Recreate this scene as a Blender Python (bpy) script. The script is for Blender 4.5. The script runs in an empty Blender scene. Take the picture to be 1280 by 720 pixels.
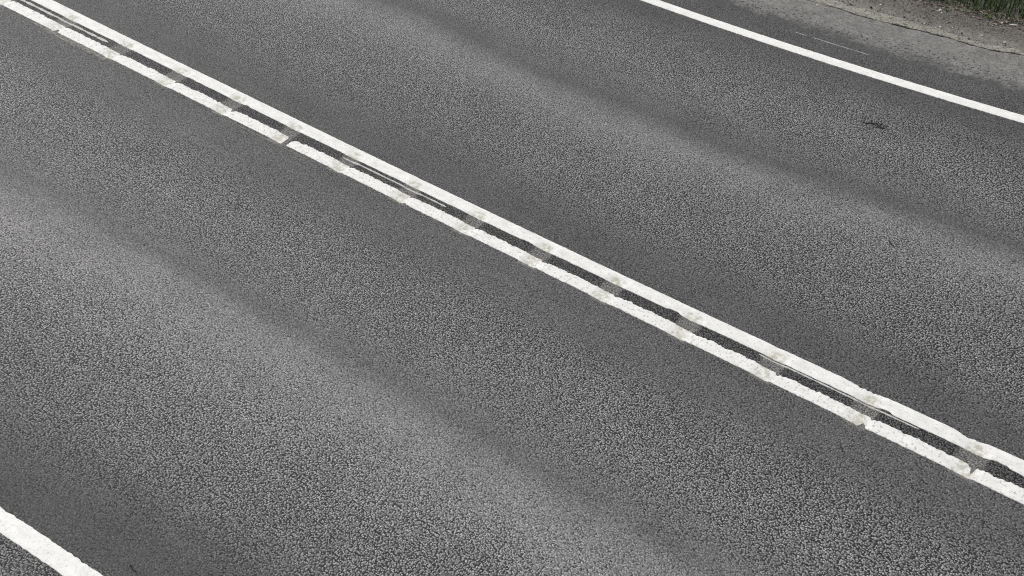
import bpy, math, random
import numpy as np

# ------------------------------------------------------------------ camera, sky, sun, exposure
SC = bpy.context.scene
COL = SC.collection
cam_data = bpy.data.cameras.new('road_camera')
cam = bpy.data.objects.new('road_camera', cam_data)
COL.objects.link(cam)
cam.location = (0.22415, -5.72463, 5.96005)
cam.rotation_euler = (math.radians(90 - 42.9961), 0, math.radians(35.9631))
cam_data.sensor_width = 36.0
cam_data.lens = 46.867
cam_data.clip_start = 0.1
cam_data.clip_end = 6000
SC.camera = cam

SUN_ELEV, SUN_AZ = 44.0, 168.0            # azimuth of the light's origin, degrees from +X, anticlockwise
world = bpy.data.worlds.new('World')
SC.world = world
world.use_nodes = True
wn, wl = world.node_tree.nodes, world.node_tree.links
bg = wn['Background']
sky = wn.new('ShaderNodeTexSky')
sky.sky_type = 'NISHITA'
sky.sun_disc = False
sky.sun_elevation = math.radians(SUN_ELEV)
sky.sun_rotation = math.radians(90 - SUN_AZ)
sky.dust_density = 3.0
hs = wn.new('ShaderNodeHueSaturation')     # overcast: the blue of the clear sky is almost gone
hs.inputs['Saturation'].default_value = 0.12
wl.new(sky.outputs[0], hs.inputs['Color'])
wl.new(hs.outputs[0], bg.inputs[0])
bg.inputs[1].default_value = 0.10

sun_data = bpy.data.lights.new('sun', 'SUN')
sun_data.energy = 1.3
sun_data.angle = math.radians(14)
sun_data.color = (1.0, 0.97, 0.93)
sun = bpy.data.objects.new('sun', sun_data)
COL.objects.link(sun)
sun.rotation_euler = (math.radians(90 - SUN_ELEV), 0, math.radians(SUN_AZ + 90))
SC.view_settings.view_transform = 'Standard'
SC.view_settings.look = 'None'
SC.view_settings.gamma = 1.0
SC.view_settings.use_curve_mapping = False
SC.view_settings.exposure = 0.52
SC.cycles.use_denoising = False
SC.cycles.filter_width = 1.1

rng = np.random.default_rng(7)

# ------------------------------------------------------------------ plan of the road
# s runs along the road, u across it, in metres.  Lens pincushion is put into the road's shape as an added bend: the table holds how far (mm)
# the bent grid (0.5 m, s -12..2, u -5..7) lies from a straight alignment.
PLAN = np.array([[[int(v) for v in c.split(',')] for c in r.split()] for r in """-1226,-134 -1188,-107 -1150,-80 -1111,-52 -1070,-25 -1026,1 -979,26 -927,49 -870,70 -806,88 -736,103 -660,113 -578,119 -491,120 -400,115 -307,104 -214,86 -122,63 -31,35 57,3 143,-32 227,-70 310,-109 393,-148 475,-188
-1137,-153 -1096,-125 -1056,-97 -1015,-69 -974,-41 -930,-13 -883,14 -833,40 -778,63 -717,83 -650,99 -577,109 -500,115 -419,114 -336,107 -253,94 -172,75 -92,51 -14,23 61,-8 135,-42 207,-78 278,-115 349,-153 419,-190
-1047,-172 -1005,-143 -963,-114 -920,-85 -877,-56 -833,-26 -787,2 -739,30 -686,55 -628,77 -564,94 -494,106 -421,110 -346,107 -272,98 -199,83 -130,63 -62,39 3,11 66,-19 127,-52 187,-86 246,-121 305,-157 364,-192
-958,-191 -914,-161 -870,-131 -826,-101 -781,-70 -736,-40 -691,-9 -643,20 -593,47 -538,72 -477,90 -409,102 -340,105 -272,100 -208,89 -147,72 -89,51 -34,27 19,-1 69,-30 119,-62 167,-94 214,-127 262,-160 309,-193
-870,-210 -824,-179 -778,-147 -732,-115 -686,-84 -640,-52 -593,-20 -546,10 -498,39 -445,66 -385,86 -320,97 -257,98 -199,91 -145,77 -96,59 -51,38 -8,13 33,-13 72,-41 109,-71 146,-101 183,-131 219,-162 255,-193
-783,-230 -735,-196 -687,-163 -640,-129 -592,-96 -544,-62 -496,-30 -447,2 -397,32 -345,58 -283,80 -227,89 -174,87 -128,78 -86,63 -49,45 -16,23 16,-1 45,-26 73,-52 99,-79 126,-107 152,-134 177,-162 203,-190
-697,-249 -648,-213 -599,-177 -549,-141 -500,-105 -450,-70 -399,-36 -347,-3 -292,26 -231,52 -176,68 -130,75 -94,73 -61,62 -33,47 -7,28 15,7 35,-15 54,-38 72,-62 88,-86 105,-111 121,-135 137,-159 154,-184
-614,-268 -563,-229 -513,-189 -462,-149 -411,-111 -359,-73 -305,-37 -249,-4 -187,27 -132,47 -87,56 -51,57 -23,52 -3,42 14,27 28,9 40,-10 51,-30 60,-51 68,-71 76,-92 84,-112 92,-133 100,-153 107,-173
-533,-288 -482,-243 -430,-199 -378,-155 -325,-112 -271,-71 -216,-33 -155,5 -100,29 -55,42 -19,44 9,40 30,31 43,19 51,5 56,-11 59,-28 61,-46 62,-63 63,-79 63,-95 64,-111 64,-127 64,-142 65,-157
-455,-308 -403,-257 -351,-206 -298,-156 -245,-108 -190,-62 -132,-18 -79,14 -34,31 2,37 30,33 51,24 66,11 74,-3 77,-18 75,-33 72,-47 67,-61 61,-74 55,-85 50,-96 44,-107 38,-116 33,-126 27,-135
-380,-328 -328,-268 -277,-209 -225,-151 -172,-96 -117,-44 -65,-2 -22,23 14,33 42,32 63,24 78,10 87,-7 91,-24 90,-40 85,-53 77,-65 67,-75 56,-83 45,-89 35,-94 25,-98 15,-101 5,-103 -5,-106
-307,-346 -258,-277 -208,-208 -158,-141 -107,-77 -59,-23 -17,13 17,30 45,34 65,28 80,15 90,-3 95,-23 95,-42 91,-59 84,-72 74,-81 61,-87 47,-89 33,-90 20,-88 7,-84 -6,-79 -18,-74 -31,-68
-239,-362 -193,-281 -147,-201 -102,-125 -56,-52 -17,-3 15,25 40,36 60,35 75,24 84,7 90,-14 91,-36 89,-56 83,-74 75,-87 64,-94 50,-96 35,-93 19,-86 5,-77 -10,-65 -23,-51 -37,-36 -50,-21
-175,-374 -135,-279 -94,-187 -55,-96 -20,-29 9,14 32,36 50,41 63,35 72,20 78,0 80,-23 78,-46 74,-67 68,-85 59,-97 47,-103 34,-101 19,-92 4,-78 -10,-60 -24,-39 -37,-16 -49,9 -61,35
-116,-377 -84,-271 -51,-161 -22,-71 2,-9 21,27 36,43 48,44 56,34 60,16 62,-6 62,-31 59,-54 54,-75 47,-92 38,-102 27,-105 16,-100 3,-85 -11,-64 -24,-38 -35,-7 -46,27 -55,64 -64,100
-61,-365 -40,-257 -19,-138 -2,-51 12,5 23,37 31,48 37,45 40,32 41,12 40,-11 38,-36 34,-59 29,-79 22,-94 15,-102 6,-102 -4,-93 -14,-73 -25,-44 -35,-8 -43,33 -50,79 -55,126 -59,175
-13,-333 -4,-227 4,-118 10,-37 14,14 17,42 19,50 20,45 19,30 17,9 15,-15 12,-39 8,-61 3,-79 -2,-91 -8,-96 -15,-92 -22,-78 -29,-53 -37,-17 -42,29 -46,82 -47,138 -47,197 -46,257
29,-290 25,-196 20,-106 16,-31 11,18 7,42 3,49 0,42 -4,26 -8,5 -11,-18 -14,-40 -18,-60 -21,-75 -25,-83 -28,-84 -31,-75 -35,-56 -39,-25 -42,19 -44,76 -42,139 -38,207 -32,276 -26,345
65,-246 50,-169 34,-97 19,-31 7,14 -4,38 -12,43 -20,37 -26,22 -30,2 -34,-19 -37,-39 -39,-55 -41,-66 -41,-70 -42,-65 -42,-51 -41,-25 -40,13 -39,65 -36,131 -29,207 -20,284 -10,360 -1,435
95,-209 72,-149 48,-91 25,-40 6,4 -11,27 -24,34 -34,29 -42,16 -47,-1 -51,-19 -52,-35 -53,-47 -52,-52 -49,-51 -46,-40 -41,-18 -36,15 -30,62 -23,122 -16,197 -5,285 8,368 19,447 29,524
119,-181 92,-135 65,-91 38,-50 12,-13 -10,11 -27,20 -40,18 -48,9 -54,-4 -57,-17 -57,-28 -55,-34 -50,-33 -44,-25 -37,-6 -28,23 -17,65 -5,121 7,190 21,275 34,372 44,454 53,532 61,611
139,-164 112,-129 85,-95 58,-63 32,-35 5,-12 -15,1 -30,4 -40,0 -46,-7 -47,-14 -45,-18 -40,-17 -33,-9 -23,8 -10,35 4,74 20,125 37,191 55,270 73,362 79,449 85,533 90,614 96,695
155,-157 132,-131 109,-105 85,-80 62,-58 38,-39 16,-23 -1,-14 -12,-10 -17,-10 -17,-9 -13,-5 -5,5 6,22 21,48 38,85 56,134 78,196 95,269 109,351 119,437 124,523 127,608 129,692 131,775
167,-158 151,-138 134,-119 118,-100 102,-82 86,-66 70,-51 54,-35 43,-23 38,-13 39,-2 45,12 56,32 70,59 89,96 109,143 123,200 138,267 150,343 159,425 165,510 168,595 168,681 168,767 167,852
176,-167 170,-152 163,-136 156,-121 150,-106 145,-91 141,-75 138,-58 129,-36 125,-16 126,6 133,32 147,63 156,101 168,147 180,202 190,266 199,337 205,415 210,497 211,581 211,667 210,754 207,840 204,927
184,-181 189,-169 194,-156 199,-143 205,-129 212,-114 221,-96 233,-75 247,-50 248,-19 240,15 239,53 242,95 245,143 250,199 254,261 258,330 260,406 261,485 260,568 258,653 255,739 250,825 245,912 240,1000
190,-199 208,-189 226,-178 245,-166 264,-152 284,-135 306,-115 329,-89 348,-58 355,-20 351,24 346,73 341,126 338,185 334,249 330,319 326,394 322,473 317,554 311,638 305,723 298,810 291,897 283,984 276,1071
195,-219 227,-210 260,-200 292,-189 325,-174 359,-156 391,-132 421,-102 444,-64 456,-19 458,34 452,93 443,157 432,226 420,300 408,377 396,457 384,539 373,623 362,708 351,794 341,881 331,968 321,1055 311,1143
201,-240 247,-232 294,-223 341,-211 388,-197 434,-176 476,-149 512,-114 539,-70 556,-17 562,44 558,113 545,188 527,267 506,350 485,434 465,520 446,606 429,692 413,778 398,865 384,952 371,1039 358,1126 346,1214""".strip().split('\n')], float) / 1000.0


def _cub(t):
    return np.stack([-.5*t + t*t - .5*t**3, 1 - 2.5*t*t + 1.5*t**3, .5*t + 2*t*t - 1.5*t**3, -.5*t*t + .5*t**3], -1)


def plan(s, u):
    s, u = np.broadcast_arrays(np.asarray(s, float), np.asarray(u, float))
    a = (np.clip(s, -12, 2) + 12) * 2
    b = (np.clip(u, -5, 7) + 5) * 2
    i = np.minimum(a.astype(int), 27)
    j = np.minimum(b.astype(int), 23)
    wa, wb = _cub(a - i), _cub(b - j)
    o = 0
    for m in range(4):
        for n in range(4):
            o = o + (wa[..., m] * wb[..., n])[..., None] * PLAN[np.clip(i + m - 1, 0, 28), np.clip(j + n - 1, 0, 24)]
    return s + o[..., 0], u + o[..., 1]


def sstep(a, b, x):
    t = np.clip((np.asarray(x, float) - a) / (b - a), 0, 1)
    return t * t * (3 - 2 * t)


GROOVES = [-0.57 - 0.6 * n for n in range(-3, 19)]


def groove(s, u):
    d = np.abs(((np.asarray(s, float) + 0.57 + 0.3) % 0.6) - 0.3)
    g = np.clip(1 - (d / 0.088) ** 2, 0, 1)
    return g * sstep(-0.330, -0.305, u) * (1 - sstep(-0.05, -0.015, u))


def road_z(s, u):
    u = np.asarray(u, float)
    z = -0.005 * (np.exp(-((u - 0.95) / .34) ** 2) + np.exp(-((u - 2.35) / .34) ** 2)
                  + np.exp(-((u + 1.1) / .36) ** 2) + np.exp(-((u + 2.7) / .36) ** 2))
    return z - 0.006 * groove(s, u)


def noise1(x, freq, seed):
    """smooth value noise on a line, -1..1"""
    r = np.random.default_rng(seed).uniform(-1, 1, 4096)
    t = np.asarray(x, float) * freq + 1000
    i = np.floor(t).astype(int)
    f = t - i
    f = f * f * (3 - 2 * f)
    return r[i % 4096] * (1 - f) + r[(i + 1) % 4096] * f


def noise2(x, y, seed):
    r = np.random.default_rng(seed).uniform(-1, 1, (256, 256))
    i, j = np.floor(x).astype(int), np.floor(y).astype(int)
    f, g = x - i, y - j
    f, g = f*f*(3 - 2*f), g*g*(3 - 2*g)
    a = r[i % 256, j % 256] * (1 - f) + r[(i + 1) % 256, j % 256] * f
    b = r[i % 256, (j + 1) % 256] * (1 - f) + r[(i + 1) % 256, (j + 1) % 256] * f
    return a * (1 - g) + b * g


# ------------------------------------------------------------------ mesh helpers
def tag(o, label=None, cat=None, group=None, kind=None):
    if label: o['label'] = label
    if cat: o['category'] = cat
    if group: o['group'] = group
    if kind: o['kind'] = kind
    return o


def mesh_obj(name, verts, faces, mat, uv=None, parent=None, smooth=True, attrs=None):
    me = bpy.data.meshes.new(name)
    verts = np.asarray(verts, float)
    me.from_pydata(verts.tolist(), [], faces if isinstance(faces, list) else faces.tolist())
    me.polygons.foreach_set('use_smooth', [smooth] * len(me.polygons))
    if uv is not None:
        lay = me.uv_layers.new(name='plan')
        li = np.empty(len(me.loops), dtype=np.int32)
        me.loops.foreach_get('vertex_index', li)
        lay.data.foreach_set('uv', np.asarray(uv, np.float32)[li].ravel())
    for k, v in (attrs or {}).items():
        a = me.attributes.new(k, 'FLOAT', 'POINT')
        a.data.foreach_set('value', np.asarray(v, np.float32))
    me.materials.append(mat)
    me.update()
    o = bpy.data.objects.new(name, me)
    COL.objects.link(o)
    if parent: o.parent = parent
    return o


def grid_arrays(S, U, zf):
    s, u = np.meshgrid(S, U, indexing='ij')
    x, y = plan(s, u)
    z = zf(s, u)
    V = np.stack([x, y, z], -1).reshape(-1, 3)
    UV = np.stack([s, u], -1).reshape(-1, 2)
    n, m = len(S), len(U)
    i, j = np.meshgrid(np.arange(n - 1), np.arange(m - 1), indexing='ij')
    a = i * m + j
    F = np.stack([a, a + m, a + m + 1, a + 1], -1).reshape(-1, 4)
    return V, UV, F


def sub(V, UV, F, A):
    ids, inv = np.unique(F, return_inverse=True)
    return V[ids], UV[ids], inv.reshape(F.shape), A[ids]


# ------------------------------------------------------------------ material helpers
class N:
    def __init__(self, name):
        self.m = bpy.data.materials.new(name)
        self.m.use_nodes = True
        self.t = self.m.node_tree
        self.bsdf = self.t.nodes['Principled BSDF']

    def new(self, typ, **kw):
        n = self.t.nodes.new(typ)
        for k, v in kw.items():
            setattr(n, k, v)
        return n

    def put(self, sock, v):
        if hasattr(v, 'is_linked') or isinstance(v, bpy.types.NodeSocket):
            self.t.links.new(v, sock)
        else:
            sock.default_value = v

    def math(self, op, a, b=None, c=None, clamp=False):
        n = self.new('ShaderNodeMath', operation=op, use_clamp=clamp)
        self.put(n.inputs[0], a)
        if b is not None: self.put(n.inputs[1], b)
        if c is not None: self.put(n.inputs[2], c)
        return n.outputs[0]

    def step(self, v, a, b, lo=0.0, hi=1.0):
        n = self.new('ShaderNodeMapRange', interpolation_type='SMOOTHSTEP')
        self.put(n.inputs['Value'], v)
        n.inputs['From Min'].default_value, n.inputs['From Max'].default_value = a, b
        n.inputs['To Min'].default_value, n.inputs['To Max'].default_value = lo, hi
        return n.outputs['Result']

    def noise(self, vec, scale, detail=3.0, rough=0.5, dim='2D'):
        n = self.new('ShaderNodeTexNoise', noise_dimensions=dim)
        self.put(n.inputs['Vector'], vec)
        n.inputs['Scale'].default_value = scale
        n.inputs['Detail'].default_value = detail
        n.inputs['Roughness'].default_value = rough
        return n.outputs['Fac']

    def vor(self, vec, scale, dim='2D', feature='F1'):
        n = self.new('ShaderNodeTexVoronoi', voronoi_dimensions=dim, feature=feature)
        self.put(n.inputs['Vector'], vec)
        n.inputs['Scale'].default_value = scale
        return n

    def mix(self, f, a, b, blend='MIX'):
        n = self.new('ShaderNodeMix', data_type='RGBA', blend_type=blend)
        self.put(n.inputs[0], f)
        self.put(n.inputs[6], a)
        self.put(n.inputs[7], b)
        return n.outputs[2]

    def ramp(self, v, stops, interp='LINEAR'):
        n = self.new('ShaderNodeValToRGB')
        n.color_ramp.interpolation = interp
        el = n.color_ramp.elements
        while len(el) < len(stops): el.new(0.5)
        for e, (p, c) in zip(el, stops):
            e.position = p
            e.color = c
        self.put(n.inputs[0], v)
        return n.outputs[0]

    def sep(self, v):
        n = self.new('ShaderNodeSeparateXYZ')
        self.put(n.inputs[0], v)
        return n.outputs

    def vec(self, x, y, z=0.0):
        n = self.new('ShaderNodeCombineXYZ')
        self.put(n.inputs[0], x); self.put(n.inputs[1], y); self.put(n.inputs[2], z)
        return n.outputs[0]

    def grey(self, v, tint=(1, 1, 1)):
        n = self.new('ShaderNodeCombineXYZ')
        for k in range(3):
            self.put(n.inputs[k], v if tint[k] == 1 else self.math('MULTIPLY', v, tint[k]))
        return n.outputs[0]

    def uv(self):
        return self.new('ShaderNodeUVMap', uv_map='plan').outputs[0]

    def bump(self, h, strength, dist):
        n = self.new('ShaderNodeBump')
        n.inputs['Strength'].default_value = strength
        n.inputs['Distance'].default_value = dist
        self.put(n.inputs['Height'], h)
        self.t.links.new(n.outputs[0], self.bsdf.inputs['Normal'])

    def done(self, col, rough=0.8, spec=0.3):
        self.put(self.bsdf.inputs['Base Color'], col)
        self.put(self.bsdf.inputs['Roughness'], rough)
        self.put(self.bsdf.inputs['Specular IOR Level'], spec)
        return self.m


U0, U1 = -4.4, 4.4
# across the carriageway: u, albedo, coarseness of the exposed stone
PROFILE = [
    (-4.400, 0.109, 1.00), (-3.720, 0.097, 0.90), (-3.600, 0.059, 0.22), (-3.420, 0.062, 0.26), (-3.220, 0.076, 0.50),
    (-2.950, 0.112, 0.90), (-2.550, 0.129, 0.95), (-2.250, 0.167, 0.62), (-2.020, 0.184, 0.36), (-1.860, 0.167, 0.30), (-1.700, 0.116, 0.26),
    (-1.520, 0.123, 0.60), (-1.200, 0.124, 1.00), (-0.850, 0.112, 0.90), (-0.600, 0.097, 0.42), (-0.420, 0.093, 0.33), (-0.222, 0.084, 0.39),
    (-0.200, 0.047, 0.95), (-0.100, 0.047, 0.95), (-0.060, 0.079, 0.35), (0.200, 0.081, 0.33), (0.400, 0.095, 0.58), (0.640, 0.109, 1.00),
    (1.050, 0.120, 0.90), (1.400, 0.163, 0.44), (1.540, 0.162, 0.32), (1.740, 0.089, 0.22), (1.980, 0.111, 0.58), (2.300, 0.118, 1.00),
    (2.680, 0.100, 0.75), (2.980, 0.076, 0.31)]


def asphalt():
    n = N('worn_asphalt')
    uv = n.uv()
    s, u = n.sep(uv)[0], n.sep(uv)[1]
    wob = n.noise(n.vec(n.math('MULTIPLY', s, .5), u), 0.9, 3)
    wob = n.math('MULTIPLY', n.math('SUBTRACT', wob, .5), .34)
    calm = n.step(n.math('ABSOLUTE', n.math('ADD', u, .15)), .12, .5)          # the strip between the centre lines keeps its edges
    u2 = n.math('ADD', u, n.math('MULTIPLY', wob, calm))
    f = n.math('DIVIDE', n.math('SUBTRACT', u2, U0), U1 - U0, clamp=True)
    pr = n.sep(n.ramp(f, [((a - U0) / (U1 - U0), (t, c, 0, 1)) for a, t, c in PROFILE]))
    tone, coarse = pr[0], pr[1]
    # stones in binder
    wn_ = n.new('ShaderNodeTexNoise', noise_dimensions='2D')
    n.put(wn_.inputs['Vector'], uv)
    wn_.inputs['Scale'].default_value = 95
    wn_.inputs['Detail'].default_value = 1
    wv = n.new('ShaderNodeVectorMath', operation='MULTIPLY_ADD')        # irregular, angular stones
    n.put(wv.inputs[0], wn_.outputs['Color'])
    wv.inputs[1].default_value = (.012, .012, 0)
    n.put(wv.inputs[2], uv)
    v1 = n.vor(wv.outputs[0], 85)
    v1.inputs['Randomness'].default_value = 1.0
    v2 = n.vor(uv, 150)
    r1 = n.sep(v1.outputs['Color'])[0]
    r2 = n.sep(v2.outputs['Color'])[1]
    core = n.step(v1.outputs['Distance'], .60, .12, -.70, 1.12)          # stone faces against the binder round them
    st = n.math('MULTIPLY', core, n.math('ADD', .42, n.math('MULTIPLY', n.math('POWER', r1, 1.4), 1.45)))
    v3 = n.vor(uv, 36)
    st = n.math('ADD', st, n.math('MULTIPLY', n.math('SUBTRACT', n.sep(v3.outputs['Color'])[2], .55), .22))
    st = n.math('MULTIPLY', st, n.math('MULTIPLY_ADD', coarse, 1.42, .10))
    fleck = n.step(r2, .955, .99, 0, .8)
    fine = n.math('ADD', n.math('MULTIPLY', n.math('SUBTRACT', r2, .5), .66), n.math('MULTIPLY', fleck, n.math('SUBTRACT', 1.1, coarse)))
    mott = n.math('MULTIPLY', n.math('SUBTRACT', n.noise(uv, 2.2, 5, .62), .5), .42)
    streak = n.math('MULTIPLY', n.math('SUBTRACT', n.noise(n.vec(n.math('MULTIPLY', s, .08), u), 9, 5, .65), .5), .34)
    k = n.math('ADD', n.math('ADD', st, fine), n.math('ADD', mott, streak))
    k = n.math('MAXIMUM', n.math('ADD', k, .98), .13)
    alb = n.math('MULTIPLY', tone, k)
    # dust in the milled grooves of the rumble strip
    at = n.new('ShaderNodeAttribute', attribute_name='groove').outputs['Fac']
    du = n.math('MULTIPLY', n.step(at, .04, .55), n.math('ADD', .1, n.math('MULTIPLY', n.noise(uv, 70, 3, .7), 1.1)), clamp=True)
    dusty = n.math('MULTIPLY', .190, n.math('ADD', 1.0, n.math('MULTIPLY', st, .35)))
    col = n.mix(du, n.grey(alb, (1, .988, .992)), n.grey(dusty, (1, .985, .94)))
    h = n.math('MULTIPLY', n.math('SUBTRACT', 1, v1.outputs['Distance']), coarse)
    h = n.math('ADD', h, n.math('MULTIPLY', n.math('SUBTRACT', 1, v2.outputs['Distance']), .3))
    n.bump(h, .55, .006)
    return n.done(col, .66, .24)


def shoulder_asphalt():
    n = N('dusty_shoulder_asphalt')
    uv = n.uv()
    s, u = n.sep(uv)[0], n.sep(uv)[1]
    big = n.noise(n.vec(n.math('MULTIPLY', s, .45), u), 5.0, 6, .68)
    cl = n.noise(uv, 34, 3, .6)
    d = n.math('ADD', u, n.math('ADD', n.math('MULTIPLY', n.math('SUBTRACT', big, .5), .34), n.math('MULTIPLY', n.math('SUBTRACT', cl, .5), .16)))
    dust = n.step(d, 3.47, 3.64)
    v1 = n.vor(uv, 85)
    r1 = n.sep(v1.outputs['Color'])[0]
    gr = n.math('ADD', .72, n.math('MULTIPLY', r1, .56))
    base = n.math('MULTIPLY', .080, gr)
    dusty = n.math('MULTIPLY', n.math('ADD', .185, n.math('MULTIPLY', n.math('SUBTRACT', n.noise(uv, 9, 5, .65), .5), .14)), n.math('ADD', .72, n.math('MULTIPLY', r1, .56)))
    col = n.mix(dust, n.grey(base), n.grey(dusty, (1, .99, .95)))
    spots = n.math('MULTIPLY', n.step(n.noise(uv, 42, 2), .62, .68), n.step(n.math('ABSOLUTE', n.math('SUBTRACT', d, 3.60)), .16, .03))
    col = n.mix(spots, col, (.035, .034, .033, 1))
    n.bump(v1.outputs['Distance'], .5, .004)
    return n.done(col, .85, .2)


def paint(name, base, wear, stain, seed, speck=.62, fine=75, dirt=.24):
    """thermoplastic line paint: pits worn down to the stone, dirt caught in the grooves"""
    n = N(name)
    uv = n.uv()
    off = n.new('ShaderNodeVectorMath', operation='ADD')
    n.put(off.inputs[0], uv); off.inputs[1].default_value = (seed * 3.1, seed * 1.7, 0)
    p = off.outputs[0]
    pits = n.step(n.noise(p, fine, 4, .65), speck, speck + .09)
    grime = n.noise(n.vec(n.math('MULTIPLY', n.sep(p)[0], .5), n.sep(p)[1]), 22, 4, .6)
    v = n.math('ADD', n.math('MULTIPLY', n.math('SUBTRACT', grime, .5), dirt), base)
    col = n.grey(v, (1, .995, .965))
    col = n.mix(n.math('MULTIPLY', pits, wear), col, (.24, .24, .23, 1))
    at = n.new('ShaderNodeAttribute', attribute_name='groove').outputs['Fac']
    du = n.math('MULTIPLY', n.step(at, .35, .95), n.step(n.noise(p, 26, 3, .6), .36, .60, .12, 1.0))
    col = n.mix(n.math('MULTIPLY', du, stain), col, (.40, .39, .30, 1))
    n.bump(n.noise(p, 120, 2), .25, .003)
    return n.done(col, .62, .35)


M = {
    'asphalt': asphalt(), 'shoulder': shoulder_asphalt(),
    'paint_clean': paint('white_edge_line_paint', .78, .40, 0, 1, .60, 55, .30),
    'paint_smooth': paint('white_centre_line_paint', .75, .45, .8, 2, .60, 55, .34),
    'paint_rough': paint('white_rough_line_paint', .755, .62, .65, 3, .57, 48, .28),
    'paint_thin': paint('thin_old_line_paint', .50, .8, .6, 4, .52),
    'scratch': paint('faint_scratch_paint', .34, .8, 0, 5, .46),
}


def ghost_mat():
    n = N('faded_old_paint')
    uv = n.uv()
    k = n.step(n.noise(uv, 55, 4, .65), .36, .66)
    n.bump(n.noise(uv, 90, 3), .4, .004)
    return n.done(n.mix(k, (.115, .115, .112, 1), (.28, .278, .25, 1)), .85, .2)


def soil(name, a, b, c, scale=55, pale=None):
    n = N(name)
    uv = n.new('ShaderNodeTexCoord').outputs['Object']
    k = n.noise(uv, scale, 5, .68, '3D')
    k2 = n.noise(uv, 6, 4, .6, '3D')
    v = n.vor(uv, scale * 1.6, '3D')
    col = n.mix(n.step(k, .32, .68), a, b)
    col = n.mix(n.math('MULTIPLY', n.step(k2, .42, .66), .6), col, c)
    col = n.mix(n.step(v.outputs['Distance'], .5, .8, 0, .55), col, (.03, .027, .024, 1))
    if pale:
        pu = n.sep(n.uv())[1]
        pk = n.math('ADD', pu, n.math('MULTIPLY', n.math('SUBTRACT', n.noise(uv, 14, 5, .7, '3D'), .5), .30))
        col = n.mix(n.step(pk, 4.22, 4.02, 0, .75), col, pale)
        col = n.mix(n.step(pk, 4.7, 5.4, 0, .85), col, (.035, .050, .016, 1))
    n.bump(k, .8, .012)
    return n.done(col, .95, .1)


def plain(name, col, var=.35, scale=80, rough=.85):
    n = N(name)
    tc = n.new('ShaderNodeTexCoord').outputs['Object']
    ri = n.new('ShaderNodeObjectInfo').outputs['Random']
    k = n.math('ADD', n.math('MULTIPLY', n.math('SUBTRACT', n.noise(tc, scale, 3, .6, '3D'), .5), var * 2), 1.0)
    k = n.math('ADD', k, n.math('MULTIPLY', n.math('SUBTRACT', ri, .5), var * .6))
    mx = n.mix(1.0, (*col, 1), n.grey(k), 'MULTIPLY')
    return n.done(mx, rough, .2)


def island_mat(name, stops, rough=.85):
    """one colour per loose piece"""
    n = N(name)
    r = n.new('ShaderNodeNewGeometry').outputs['Random Per Island']
    return n.done(n.ramp(r, stops), rough, .2)


M['ghost'] = ghost_mat()
M['dirt'] = soil('verge_dirt', (.080, .076, .069, 1), (.235, .225, .205, 1), (.135, .127, .113, 1), pale=(.27, .262, .24, 1))
M['lip'] = soil('crumbling_pale_edge', (.24, .232, .20, 1), (.36, .352, .315, 1), (.28, .27, .238, 1), 40)
M['field'] = soil('meadow_ground', (.03, .05, .014, 1), (.05, .08, .02, 1), (.07, .07, .03, 1), 3)
M['shade_soil'] = soil('shade_dark_subsoil', (.02, .018, .016, 1), (.035, .03, .027, 1), (.028, .025, .022, 1))  # soil colour taken near black to carry the shade inside the crack
M['tar'] = plain('black_tar', (.034, .034, .035), .4, 60, .8)
M['dark_stone'] = plain('dark_stone', (.03, .029, .028), .3)
M['pale_stone'] = plain('pale_stone', (.52, .50, .46), .15)
M['bark'] = plain('dry_twig_bark', (.04, .033, .027), .3)
M['stones'] = island_mat('verge_stones', [(0, (.05, .046, .042, 1)), (.35, (.12, .112, .10, 1)), (.75, (.20, .19, .172, 1)), (.95, (.32, .30, .28, 1)), (1, (.42, .40, .37, 1))])
M['grass'] = island_mat('grass_blades', [(0, (.014, .030, .007, 1)), (.5, (.040, .088, .015, 1)), (.85, (.072, .135, .025, 1)), (.95, (.10, .15, .04, 1)), (1, (.22, .20, .11, 1))], .6)
M['litter'] = island_mat('dry_leaf_litter', [(0, (.045, .034, .027, 1)), (.4, (.11, .080, .064, 1)), (.75, (.21, .165, .138, 1)), (1, (.34, .30, .26, 1))])
M['weed'] = island_mat('weed_leaves', [(0, (.04, .07, .02, 1)), (.6, (.075, .11, .04, 1)), (1, (.15, .16, .08, 1))], .6)

# ------------------------------------------------------------------ road, grooves, shoulders, verges, field
S_FINE = -0.57 + 0.02 * np.arange(-630, 181)
S_ALL = np.concatenate([-np.geomspace(160, 13.6, 40), S_FINE, np.geomspace(3.4, 160, 40)])
S_MID = np.concatenate([-np.geomspace(160, 13.6, 40), S_FINE[::3], np.geomspace(3.4, 160, 40)])
U_ROAD = np.concatenate([np.linspace(-4.0, -.5, 36), -.375 - .0125 * np.arange(6, 0, -1), np.linspace(-.375, .0125, 32), [.05, .1, .2], np.linspace(.3, 3.45, 32)])

V, UV, F = grid_arrays(S_ALL, U_ROAD, road_z)
A = groove(UV[:, 0], UV[:, 1])
fc = UV[F].mean(1)
own = np.full(len(F), -1)
for k, c in enumerate(GROOVES):
    own[(np.abs(fc[:, 0] - c) < .0999) & (fc[:, 1] > -.376) & (fc[:, 1] < .013)] = k
v_, uv_, f_, a_ = sub(V, UV, F[own < 0], A)
road = mesh_obj('road', v_, f_, M['asphalt'], uv_, attrs={'groove': a_})
tag(road, 'worn grey asphalt two lane road with polished wheel tracks', kind='structure')
for k in range(len(GROOVES)):
    v_, uv_, f_, a_ = sub(V, UV, F[own == k], A)
    mesh_obj('rumble_groove', v_, f_, M['asphalt'], uv_, parent=road, attrs={'groove': a_})


def crack_u(s):
    return 3.925 + .022 * noise1(s, 1.7, 11) + .012 * noise1(s, 7, 12) + .006 * noise1(s, 30, 13) + .05 * sstep(-2.1, -1.7, s)


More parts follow.
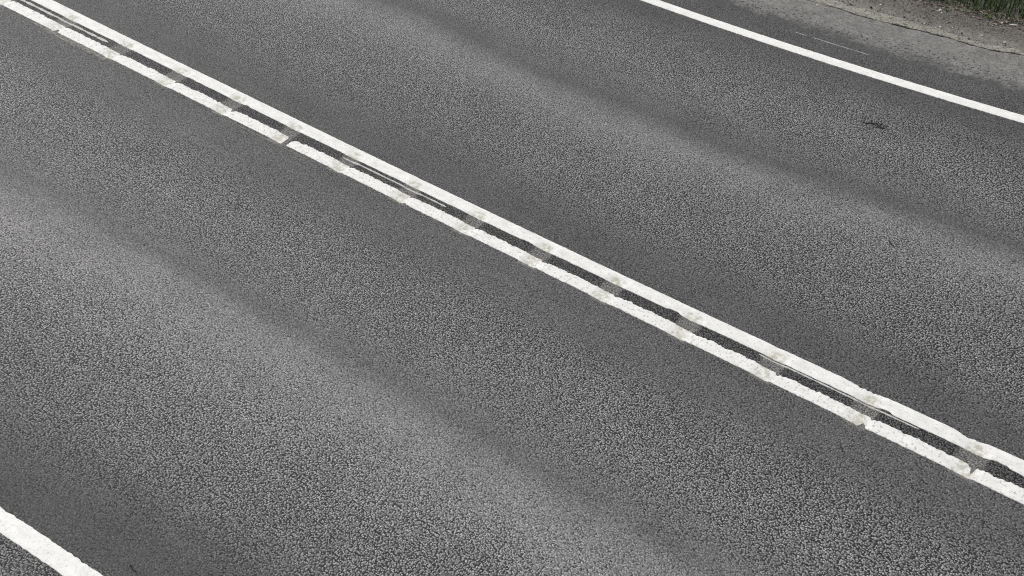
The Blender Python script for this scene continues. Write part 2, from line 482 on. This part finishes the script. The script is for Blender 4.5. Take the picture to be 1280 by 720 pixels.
def between(S, lo, hi, m, zf):
    """sheet between two wandering edges"""
    t = np.concatenate([[0, .004], np.linspace(.03, .97, m), [.996, 1]])
    m = len(t)
    s = np.repeat(np.asarray(S)[:, None], m, 1)
    u = lo(np.asarray(S))[:, None] * (1 - t) + hi(np.asarray(S))[:, None] * t
    x, y = plan(s, u)
    Vx = np.stack([x, y, zf(s, u, t[None, :])], -1).reshape(-1, 3)
    n = len(S)
    i, j = np.meshgrid(np.arange(n - 1), np.arange(m - 1), indexing='ij')
    a = i * m + j
    return Vx, np.stack([s, u], -1).reshape(-1, 2), np.stack([a, a + m, a + m + 1, a + 1], -1).reshape(-1, 4)


V, UV, F = between(S_ALL, lambda s: 3.45 + 0 * s, lambda s: crack_u(s) - .003 - .009 * np.abs(noise1(s, 14, 15)) * (noise1(s, 2.3, 24) > -.3), 12,
                   lambda s, u, t: -.003 - .08 * sstep(.996, 1, t) - .003 * sstep(.97, .996, t) - .012 * (u - 3.45) + .002 * noise2(s * 9, u * 9, 4))
tag(mesh_obj('road_shoulder', V, F, M['shoulder'], UV), 'dusty pale asphalt shoulder beyond the far edge line', kind='structure')


V, UV, F = between(S_MID, lambda s: crack_u(s) - .03, lambda s: crack_u(s) + .03, 3, lambda s, u, t: -.019 + 0 * u)  # sheet raised close under the surface so the crack reads dark
tag(mesh_obj('crack_shade_soil', V, F, M['shade_soil'], UV), 'dark soil sheet coloured with the shade of the crack along the shoulder', kind='structure')


def lip_hi(s):
    return 4.06 + .03 * noise1(s, 3.1, 16) + .02 * noise1(s, 11, 17) + .012 * noise1(s, 34, 18)


V, UV, F = between(S_ALL, lambda s: crack_u(s) + .006 + .010 * np.abs(noise1(s, 11, 19)), lip_hi, 9,
                   lambda s, u, t: -.013 - .08 * (1 - sstep(0, .004, t)) - .02 * sstep(.5, 1, t) + .004 * noise2(s * 25, u * 25, 5))
tag(mesh_obj('shoulder_edge', V, F, M['lip'], UV), 'crumbling pale strip beyond the crack along the shoulder', kind='structure')


def verge_z(s, u):
    z = -.030 - .05 * (1 - sstep(3.97, 4.07, u)) - .10 * sstep(4.1, 5.2, u) - .25 * sstep(5.2, 9, u)
    return z + .007 * noise2(s * 7, u * 7, 21) + .005 * noise2(s * 21, u * 21, 22) + .004 * noise2(s * 45, u * 45, 23)


V, UV, F = grid_arrays(S_MID, np.concatenate([np.linspace(3.86, 4.8, 45), np.linspace(4.85, 9.5, 40)]), verge_z)
tag(mesh_obj('verge_ground', V, F, M['dirt'], UV), 'brown gravelly verge between the shoulder and the grass', kind='structure')
V, UV, F = grid_arrays(S_MID[::3], np.linspace(-10, -3.98, 60), lambda s, u: -.012 - .3 * sstep(-4.6, -9, u) + .006 * noise2(s * 9, u * 9, 31))
tag(mesh_obj('near_verge_ground', V, F, M['dirt'], UV), 'gravelly verge on the near side of the road', kind='structure')
g = 3000.0
fx = np.array([(-g, -g, -.45), (g, -g, -.45), (g, g, -.45), (-g, g, -.45)])
tag(mesh_obj('field', fx, [[0, 1, 2, 3]], M['field'], smooth=False), 'grassy field reaching to the horizon', kind='structure')


# ------------------------------------------------------------------ painted lines
def strip(name, S, lo, hi, mat, present=None, th=.0042, across=5, drop=.006, parent=None):
    """a thick painted strip: top sheet with rolled edges, skirts down to the road; gaps where it is worn away"""
    S = np.asarray(S)
    lo, hi = np.broadcast_to(lo, S.shape), np.broadcast_to(hi, S.shape)
    present = np.ones(len(S), bool) if present is None else present
    t = np.concatenate([[0, 0], np.linspace(0, 1, across), [1, 1]])
    e = np.minimum(.0022, (hi - lo) * .2)[:, None]
    u = lo[:, None] * (1 - t) + hi[:, None] * t
    u[:, 0] -= .001; u[:, -1] += .001
    u[:, 2:-2] = (lo[:, None] + e) + (hi - lo - 2 * e[:, 0])[:, None] * np.linspace(0, 1, across)
    s = np.repeat(S[:, None], u.shape[1], 1)
    zz = road_z(s, u) + th
    zz[:, [0, -1]] -= th + drop
    zz[:, [1, -2]] -= .0012
    x, y = plan(s, u)
    m = u.shape[1]
    ok = present[:-1] & present[1:] & ((hi - lo)[:-1] > .002) & ((hi - lo)[1:] > .002)
    i, j = np.meshgrid(np.nonzero(ok)[0], np.arange(m - 1), indexing='ij')
    a = i * m + j
    F = np.stack([a, a + m, a + m + 1, a + 1], -1).reshape(-1, 4)
    V = np.stack([x, y, zz], -1).reshape(-1, 3)
    UV = np.stack([s, u], -1).reshape(-1, 2)
    # close the ends
    ends = []
    for r in np.nonzero(ok & ~np.concatenate([[False], ok[:-1]]))[0]:
        ends.append(list(range(r * m, r * m + m)))
    for r in np.nonzero(ok & ~np.concatenate([ok[1:], [False]]))[0]:
        ends.append(list(range((r + 1) * m + m - 1, (r + 1) * m - 1, -1)))
    ids = np.unique(F)
    mp = np.full(len(V), -1); mp[ids] = np.arange(len(ids))
    faces = mp[F].tolist() + [[int(mp[q]) for q in e_] for e_ in ends]
    uvs = UV[ids]
    return mesh_obj(name, V[ids], faces, mat, uvs, parent, attrs={'groove': groove(uvs[:, 0], uvs[:, 1])})


def bump1(s, c, w, p=2):
    return np.exp(-np.abs((s - c) / w) ** p)


S_LINE = np.concatenate([-np.geomspace(150, 11.5, 40), np.arange(-11.4, 2.4, .006), np.geomspace(2.5, 150, 40)])
S = S_LINE
fade = ((S > -11.4) & (S < 2.4)).astype(float)

# far edge line, near edge line
rough = .0016 * noise1(S, 30, 41) + .0012 * noise1(S, 90, 42)
o = strip('edge_line', S, 3.109 + rough, 3.200 + .0016 * noise1(S, 33, 43), M['paint_clean'])
tag(o, 'thin clean white edge line beside the dusty shoulder and verge', 'road line', 'white lines painted along the road')
lo = -3.702 + .002 * noise1(S, 40, 44)
hi = -3.598 + .0022 * noise1(S, 36, 45) + .0012 * noise1(S, 110, 46) - .006 * bump1(S, -4.72, .02) - .006 * bump1(S, -4.13, .012)
o = strip('edge_line', S, lo, hi, M['paint_clean'])
tag(o, 'broad bright white edge line cutting the near corner of the road', 'road line', 'white lines painted along the road')

# centre line next to the far lane: straight, clean outside edge, a few chips
hi = .0012 * noise1(S, 28, 51) + .0010 * noise1(S, 95, 52) - .001
for c, w, d in [(-1.27, .045, .012), (-1.18, .06, .016), (-.645, .05, .013), (-.59, .06, .014), (-1.80, .03, .006), (-1.345, .012, .004), (.02, .05, .012), (.6, .06, .01)]:
    hi = hi - d * bump1(S, c, w) * (1 + .4 * noise1(S, 60, 53))
lo = -.1085 + .0018 * noise1(S, 16, 54) + .0012 * noise1(S, 70, 55)
for c, w, d in [(-3.71, .045, .007), (-2.50, .045, .014), (-1.07, .04, .011), (-.44, .05, .014), (-6.45, .02, .007), (-7.05, .03, .006), (.2, .05, .012)]:
    lo = lo + d * bump1(S, c, w, 4) * (1 + .3 * noise1(S, 55, 56))
o = strip('centre_line', S, lo, hi, M['paint_smooth'])
tag(o, 'smooth straight edged upper line of the white double centre line', 'road line', 'white lines painted along the road')

# centre line next to the near lane: ragged inner edge, torn at the end of every groove
ph = ((S + .57 + 6000 * .6) % .6)                         # 0 at a groove's middle, grows along the road
k_id = np.floor((S + .57) / .6).astype(int)
rnd = np.random.default_rng(77).uniform(0, 1, (400, 4))
rk = rnd[(k_id + 200) % 400]
hi = -.201 + .0040 * noise1(S, 14, 61) + .0045 * noise1(S, 37, 62) + .0048 * noise1(S, 88, 63)
hi = hi - (.004 + .011 * rk[:, 0]) * np.exp(-np.clip(ph - .07, 0, 1) / .05) * (ph > .058)
in_gr = (ph < .055) | (ph > .53)
hi = np.where(in_gr, -.2015 + .0016 * noise1(S, 60, 64), hi)
hi = hi - (.002 + .015 * rk[:, 1] ** 1.5) * bump1(ph, .062 + .008 * rk[:, 3], .009, 4) * (1 + .5 * noise1(S, 140, 69))
lo = -.3005 + .0016 * noise1(S, 25, 65) + .0014 * noise1(S, 80, 66)
lo = lo - .004 * bump1(ph, .02, .03) + .006 * rk[:, 2] ** 2 * bump1(ph, .068, .012, 4)
lo = lo + .030 * bump1(S, -1.128, .017, 4) * (1 + .3 * noise1(S, 120, 67)) + .012 * bump1(S, -4.70, .012, 4)
hi = hi - .050 * bump1(S, -.532, .009, 4) - .020 * bump1(S, -.545, .016, 4) - .018 * bump1(S, -6.49, .012, 4) - .012 * bump1(S, -1.45, .006, 4)
pres = ~((S > -5.912) & (S < -5.872))
lo = lo + .034 * bump1(S, -8.318, .016, 4)
hi = hi - .025 * sstep(-5.935, -5.912, S) * (S < -5.90)
hi = hi - .03 * np.exp(-np.clip(S + 5.866, 0, 1) / .02) * (S > -5.87)
o = strip('centre_line', S, lo, hi, M['paint_rough'], pres, th=.0042, across=7)
tag(o, 'ragged broken lower line of the white double centre line', 'road line', 'white lines painted along the road')

# strips of older marking
def old(s0, s1, lo, hi, mat, label, name='old_line_strip', cat='old marking', wob=.002, th=.002):
    Sx = np.arange(s0, s1, .006)
    tp = np.minimum(1, np.minimum(Sx - s0 + .004, s1 - Sx) / .03)
    mid = (lo + hi) / 2 if np.isscalar(lo) else None
    hw = (hi - lo) / 2
    c = mid + wob * .6 * noise1(Sx, 9, int(abs(s0) * 100))
    h = hw * tp * (1 + .35 * noise1(Sx, 28, int(abs(s1) * 100) + 3))
    ob = strip(name, Sx, c - h, c + h, mat, th=th, across=3)
    return tag(ob, label, cat, 'remains of older white paint')


old(-11.0, -7.9, -.160, -.138, M['paint_thin'], 'thin pale strip of old paint between the centre lines at the top left corner')
old(-5.44, -4.42, -.150, -.135, M['paint_thin'], 'thin pale strip of old paint between the centre lines left of the middle')
old(-1.88, -.86, -.129, -.118, M['paint_thin'], 'thin white strip hugging the lower edge of the upper centre line')
old(-3.441, -3.30, 3.383, 3.391, M['scratch'], 'very short thin white dash on the far shoulder', 'paint_scratch', 'paint mark', .001)
old(-3.27, -2.766, 3.384, 3.392, M['scratch'], 'long thin white scratch of paint on the far shoulder', 'paint_scratch', 'paint mark', .001)
old(-6.43, -5.62, -.334, -.327, M['ghost'], 'hair thin faded old line just below the broken place in the lower centre line', 'faded_line', 'old marking')
old(-8.42, -7.72, -.346, -.303, M['ghost'], 'wide grey worn patch of old paint below the left end of the lower centre line', 'faded_paint', 'old marking', .004)
for k, (s0, s1, w, lab) in enumerate([
        (-8.56, -8.36, .022, 'faded old paint patch nearest the top left corner under the lower centre line'),
        (-7.21, -7.10, .010, 'second faded paint patch from the top left under the lower centre line'),
        (-6.62, -6.50, .012, 'third faded paint patch from the top left under the lower centre line'),
        (-6.05, -5.92, .015, 'faded paint patch right beside the full break in the lower centre line'),
        (-5.46, -5.32, .012, 'faded paint patch below the groove just right of the full break'),
        (-4.88, -4.74, .012, 'faded paint patch under the groove beside a small bite in the lower line'),
        (-4.26, -4.12, .013, 'faded paint patch below the lower centre line just left of the picture middle'),
        (-3.66, -3.52, .012, 'faded paint patch below the lower centre line right of the picture middle'),
        (-2.46, -2.34, .008, 'faded paint sliver below the groove beside the small round hole in the lower line'),
        (-1.26, -1.15, .007, 'faded paint sliver beside the deep bite in the lower centre line edge')]):
    old(s0, s1, -.310 - w, -.309, M['ghost'], lab, 'faded_paint', 'old marking', .003)


# ------------------------------------------------------------------ small things
def ico(sub=1):
    p = (1 + 5 ** .5) / 2
    v = [(-1, p, 0), (1, p, 0), (-1, -p, 0), (1, -p, 0), (0, -1, p), (0, 1, p), (0, -1, -p), (0, 1, -p), (p, 0, -1), (p, 0, 1), (-p, 0, -1), (-p, 0, 1)]
    f = [(0, 11, 5), (0, 5, 1), (0, 1, 7), (0, 7, 10), (0, 10, 11), (1, 5, 9), (5, 11, 4), (11, 10, 2), (10, 7, 6), (7, 1, 8),
         (3, 9, 4), (3, 4, 2), (3, 2, 6), (3, 6, 8), (3, 8, 9), (4, 9, 5), (2, 4, 11), (6, 2, 10), (8, 6, 7), (9, 8, 1)]
    v = [np.array(q) / np.linalg.norm(q) for q in v]
    for _ in range(sub):
        cache, g2 = {}, []
        def mid(a, b):
            key = (min(a, b), max(a, b))
            if key not in cache:
                q = v[a] + v[b]; v.append(q / np.linalg.norm(q)); cache[key] = len(v) - 1
            return cache[key]
        for a, b, c in f:
            x, y, z = mid(a, b), mid(b, c), mid(c, a)
            g2 += [(a, x, z), (b, y, x), (c, z, y), (x, y, z)]
        f = g2
    return np.array(v), np.array(f)


ICO0, ICO1 = ico(0), ico(1)


def pebble(s, u, a, b, c, rot, mat, label, cat='stone', group='pale pebbles on the far verge', name='pebble', zf=verge_z, seed=0):
    v, f = ICO1
    r = np.random.default_rng(seed)
    q = v * (1 + r.uniform(-.2, .2, (len(v), 1))) * np.array([a, b, c])
    cr, sr = math.cos(rot), math.sin(rot)
    q = np.stack([q[:, 0] * cr - q[:, 1] * sr, q[:, 0] * sr + q[:, 1] * cr, q[:, 2]], -1)
    x, y = plan(s, u)
    ob = mesh_obj(name, q, f, mat, smooth=False)
    ob.location = (float(x), float(y), float(zf(np.array(s), np.array(u))) + c * .55)
    return tag(ob, label, cat, group)


G1 = 'pale pebbles on the far verge'
for k, (s, u, a, b, lab) in enumerate([
        (-2.187, 4.121, .013, .009, 'white pebble alone on bare dirt, midway between the crumbling edge and the litter'),
        (-2.005, 4.105, .012, .009, 'pale pebble farthest to the right on the bare dirt'),
        (-2.141, 4.389, .013, .010, 'round white pebble in the leaf litter beside the long white stone'),
        (-2.052, 4.400, .036, .011, 'long white stone lying in the dry leaf litter'),
        (-2.611, 4.332, .020, .013, 'largest pale stone near the left end of the grass'),
        (-2.501, 4.085, .011, .009, 'pale pebble at the crumbling edge below the left end of the grass'),
        (-3.039, 4.161, .011, .009, 'white pebble farthest to the left on the verge, by the top edge of the picture'),
        (-2.628, 4.076, .010, .008, 'small pale pebble just left of another one at the crumbling edge'),
        (-2.585, 4.300, .010, .008, 'small pale pebble right below the largest pale stone')]):
    pebble(s, u, a, b, min(a, b) * .7, .6 + k, M['pale_stone'], lab, 'stone', G1, seed=200 + k)
flat = lambda s, u: np.array(-.009)
pebble(-3.462, 3.859, .013, .010, .007, .3, M['pale_stone'], 'single white pebble on the pale asphalt shoulder by the top edge', 'stone', G1, zf=flat, seed=230)
G2 = 'dark stones along the crumbling edge'
lipz = lambda s, u: np.array(-.022)
for k, (s, u, a, lab) in enumerate([
        (-3.094, 4.007, .014, 'largest black stone on the pale crumbling strip at the top left'),
        (-3.086, 4.075, .011, 'black stone just above the largest one on the crumbling strip'),
        (-2.245, 4.008, .011, 'black stone on the pale strip below the left end of the grass'),
        (-2.187, 3.985, .010, 'black stone on the pale strip close to the shoulder crack, toward the right'),
        (-2.770, 4.012, .010, 'black stone on the pale strip midway along the crack'),
        (-2.325, 4.064, .010, 'dark stone in the dirt just off the pale strip, left of the white pebble')]):
    pebble(s, u, a, a * .8, a * .6, k, M['dark_stone'], lab, 'stone', G2, zf=lipz, seed=260 + k)

# tar smear and crumbs on the carriageway
TS, TU = -2.325, 2.556
r = np.random.default_rng(31)
tar_v, tar_f = [], []
v, f = ICO1
for ds, du_, a, b, rot in [(-.062, -.020, .022, .008, .4), (-.035, .000, .026, .011, .3), (-.006, .012, .024, .012, .2), (.018, -.002, .018, .012, -.6),
                           (.038, -.014, .024, .013, -.5), (.062, -.010, .014, .008, .1), (.072, .012, .010, .007, .8), (-.085, -.024, .010, .005, .2),
                           (.03, .022, .012, .006, .1), (.012, -.030, .010, .006, .5), (-.048, .022, .008, .006, .2), (-.015, -.014, .009, .007, 1), (.052, .012, .008, .005, .4),
                           (-.11, -.010, .007, .005, .3), (.10, -.016, .008, .005, 1.1), (.00, .036, .007, .005, .6)]:
    q = v * (1 + r.uniform(-.35, .35, (len(v), 1))) * np.array([a * .72, b * .85, .005])
    cr, sr = math.cos(rot), math.sin(rot)
    x, y = plan(TS + ds + q[:, 0] * cr - q[:, 1] * sr, TU + du_ + q[:, 0] * sr + q[:, 1] * cr)
    tar_f += (f + 42 * (len(tar_v))).tolist()
    tar_v.append(np.stack([x, y, q[:, 2] + float(road_z(np.array(TS), np.array(TU))) + .001], -1))
tag(mesh_obj('tar_spot', np.concatenate(tar_v), tar_f, M['tar']), 'black crumbled tar smear on the far lane below the edge line', 'stain')
roadz = lambda s, u: road_z(np.array(s), np.array(u))
G3 = 'dark crumbs lying on the road'
pebble(-1.666, 1.342, .024, .008, .005, -.62, M['tar'], 'small black crumb on the light band of the far lane, toward the right edge', 'debris', G3, 'crumb', roadz, 301)
pebble(-4.043, -2.350, .013, .0045, .004, -.4, M['tar'], 'slim black crumb on the near lane, twin beside a smaller one', 'debris', G3, 'crumb', roadz, 302)
pebble(-4.052, -2.376, .006, .0045, .004, .2, M['tar'], 'tiny black crumb just below the slim one on the near lane', 'debris', G3, 'crumb', roadz, 303)
pebble(-5.841, -1.706, .010, .004, .004, -.5, M['tar'], 'small black crumb on the near lane, far over to the left', 'debris', G3, 'crumb', roadz, 304)


def twig(name, pts, r, mat, label):
    P = np.array([(*[float(q) for q in plan(a, b)], float(road_z(np.array(a), np.array(b))) + r) for a, b in pts])
    V, F, m = [], [], 6
    for i, p in enumerate(P):
        d = P[min(i + 1, len(P) - 1)] - P[max(i - 1, 0)]
        d /= np.linalg.norm(d)
        sd = np.cross(d, (0, 0, 1)); sd /= np.linalg.norm(sd); up = np.cross(sd, d)
        rr = r * (1 - .6 * i / (len(P) - 1))
        V += [p + rr * (math.cos(t) * sd + math.sin(t) * up) for t in np.linspace(0, 2 * math.pi, m, endpoint=False)]
    for i in range(len(P) - 1):
        F += [[i * m + j, i * m + (j + 1) % m, (i + 1) * m + (j + 1) % m, (i + 1) * m + j] for j in range(m)]
    F += [list(range(m)), list(range(len(P) * m - 1, (len(P) - 1) * m - 1, -1))]
    return tag(mesh_obj(name, V, F, mat), label, 'twig')


twig('twig', [(-3.915, -3.483), (-3.885, -3.494), (-3.862, -3.493), (-3.838, -3.502)], .0035, M['bark'], 'short dark twig lying near the bottom edge beside the near edge line')

# gravel on the verge: countless stones, one mesh
def scatter_stones(n, smin, smax, usamp, size, zf, seed):
    r = np.random.default_rng(seed)
    v, f = ICO0
    s, u = r.uniform(smin, smax, n), usamp(r, n)
    sz = size(r, n)
    q = v[None] * (1 + r.uniform(-.3, .3, (n, 12, 1))) * sz[:, None, None] * r.uniform(.6, 1.25, (n, 1, 3)) * np.array([1, 1, .7])
    x, y = plan(s, u)
    c = np.stack([x, y, zf(s, u) + sz * .25], -1)
    V = (q + c[:, None]).reshape(-1, 3)
    F = (f[None] + 12 * np.arange(n)[:, None, None]).reshape(-1, 3)
    return V, F


V1, F1 = scatter_stones(11000, -9, 2, lambda r, n: r.uniform(4.0, 4.62, n), lambda r, n: .0028 + .0028 * r.pareto(3.2, n).clip(0, 3), verge_z, 1)
V2, F2 = scatter_stones(2600, -9, 2, lambda r, n: 3.95 + .15 * r.beta(2.2, 1.2, n), lambda r, n: .0025 + .002 * r.pareto(3.2, n).clip(0, 2.5), lambda s, u: -.018 + 0 * s, 2)
V3, F3 = scatter_stones(500, -9, 2, lambda r, n: 3.55 + .37 * r.beta(2.6, 1, n), lambda r, n: .0015 + .0012 * r.pareto(3.2, n).clip(0, 2), lambda s, u: -.006 + 0 * s, 3)
V = np.concatenate([V1, V2, V3])
F = np.concatenate([F1, F2 + len(V1), F3 + len(V1) + len(V2)])
tag(mesh_obj('gravel', V, F, M['stones'], smooth=False), 'loose grey gravel strewn along the far verge', 'gravel', kind='stuff')

# grass
def blades(n, smin, smax, ufun, hfun, wid, seed, zf=verge_z, lean=.5):
    r = np.random.default_rng(seed)
    s, u = r.uniform(smin, smax, n), ufun(r, n)
    keep = noise2(s * 3.1, u * 3.1, seed + 90) + .6 * noise2(s * 9, u * 9, seed + 91) > -.55
    s, u = s[keep], u[keep]
    n = len(s)
    h = hfun(r, s, u)
    x, y = plan(s, u)
    z = zf(s, u) - .004
    an = r.uniform(0, 2 * math.pi, n)
    ln = h * np.abs(r.normal(0, lean, n)).clip(.05, 1.1)
    wa = an + math.pi / 2 + r.uniform(-.5, .5, n)
    w = wid * r.uniform(.6, 1.4, n)
    V = []
    for t, ww in ((0, 1.0), (.4, .9), (.75, .6), (1, .06)):
        cx = x + np.cos(an) * ln * t ** 1.8
        cy = y + np.sin(an) * ln * t ** 1.8
        cz = z + h * t * (1 - .25 * t * (ln / h))
        for sg in (-1, 1):
            V.append(np.stack([cx + sg * ww * w * np.cos(wa), cy + sg * ww * w * np.sin(wa), cz], -1))
    V = np.stack(V, 1).reshape(-1, 3)
    b = 8 * np.arange(n)[:, None, None]
    F = (np.array([[0, 1, 3, 2], [2, 3, 5, 4], [4, 5, 7, 6]])[None] + b).reshape(-1, 4)
    return V, F


edge = lambda s: 4.46 + .05 * noise1(s, 1.3, 71) + .04 * noise1(s, 5, 72)
def grass_u(r, n):
    return 4.40 + 1.9 * r.beta(1.05, 1.3, n)
def grass_h(r, s, u):
    return (.05 + .15 * sstep(4.42, 4.72, u)) * r.uniform(.5, 1.3, len(s))
Vg, Fg = blades(46000, -10, 3.5, grass_u, grass_h, .0028, 501)
Vh, Fh = blades(26000, -10, 3.5, lambda r, n: r.uniform(5.2, 9.4, n), lambda r, s, u: .16 * r.uniform(.5, 1.4, len(s)), .006, 503)
Fg = np.concatenate([Fg, Fh + len(Vg)])
Vg = np.concatenate([Vg, Vh])
tag(mesh_obj('grass', Vg, Fg, M['grass'], smooth=True), 'green grass growing along the far verge', 'grass', kind='stuff')

# dry leaf litter in front of the grass
r = np.random.default_rng(9)
n = 5200
s = r.uniform(-9, 2, n)
u = 4.24 + .34 * r.beta(2.6, 1.7, n) + .03 * noise1(s, 1.4, 73)
x, y = plan(s, u)
z = verge_z(s, u) + .002
L = r.uniform(.006, .020, n); Wd = L * r.uniform(.25, .6, n)
an = r.uniform(0, 2 * math.pi, n)
curl = L * r.uniform(-.1, .5, n)
V = []
for a, b, cz in ((-1, 0, 0), (-.3, -1, .6), (.4, -.8, .6), (1, 0, 1), (.4, .8, .9), (-.3, 1, .5)):
    V.append(np.stack([x + np.cos(an) * L * a - np.sin(an) * Wd * b, y + np.sin(an) * L * a + np.cos(an) * Wd * b, z + curl * cz + r.uniform(0, .008, n)], -1))
V = np.stack(V, 1).reshape(-1, 3)
F = (np.array([[0, 1, 2, 5], [5, 2, 3, 4]])[None] + 6 * np.arange(n)[:, None, None]).reshape(-1, 4)
tag(mesh_obj('leaf_litter', V, F, M['litter'], smooth=False), 'dry brown leaf litter between dirt and grass', 'leaf litter', kind='stuff')

# a few weeds standing out in front of the grass
def weed(s, u, h, k, seed, label):
    x, y = plan(s, u)
    z = float(verge_z(np.array(s), np.array(u)))
    rt = bpy.data.objects.new('weed', None)
    COL.objects.link(rt)
    rt.location = (float(x), float(y), z)
    rt.empty_display_size = .05
    tag(rt, label, 'weed', 'low weeds at the edge of the grass')
    r = np.random.default_rng(seed)
    for i in range(k):
        a = 2 * math.pi * i / k + r.uniform(-.4, .4)
        ln, w = h * r.uniform(.6, 1.1), h * r.uniform(.04, .07)
        V, F = [], []
        for q, t in enumerate(np.linspace(0, 1, 6)):
            ww = w * (.35 + 1.6 * t * (1 - t) * 1.6) * (1 - t ** 6)
            d, zz = ln * .75 * t, ln * (.9 * t - .55 * t * t)
            for sg, dz in ((-1, .25), (0, 0), (1, .25)):
                V.append((math.cos(a) * d - math.sin(a) * ww * sg, math.sin(a) * d + math.cos(a) * ww * sg, zz + dz * ww))
            if q:
                b = 3 * (q - 1)
                F += [[b, b + 3, b + 4, b + 1], [b + 1, b + 4, b + 5, b + 2]]
        mesh_obj('leaf', V, F, M['weed'], parent=rt)


weed(-2.25, 4.41, .075, 9, 1, 'broad leaved weed growing out of the litter left of the round white pebble')
weed(-2.57, 4.36, .06, 7, 2, 'small light green weed at the left end of the grass by the largest pale stone')
weed(-2.43, 4.40, .07, 8, 3, 'light green weed between the two ends of the litter strip')
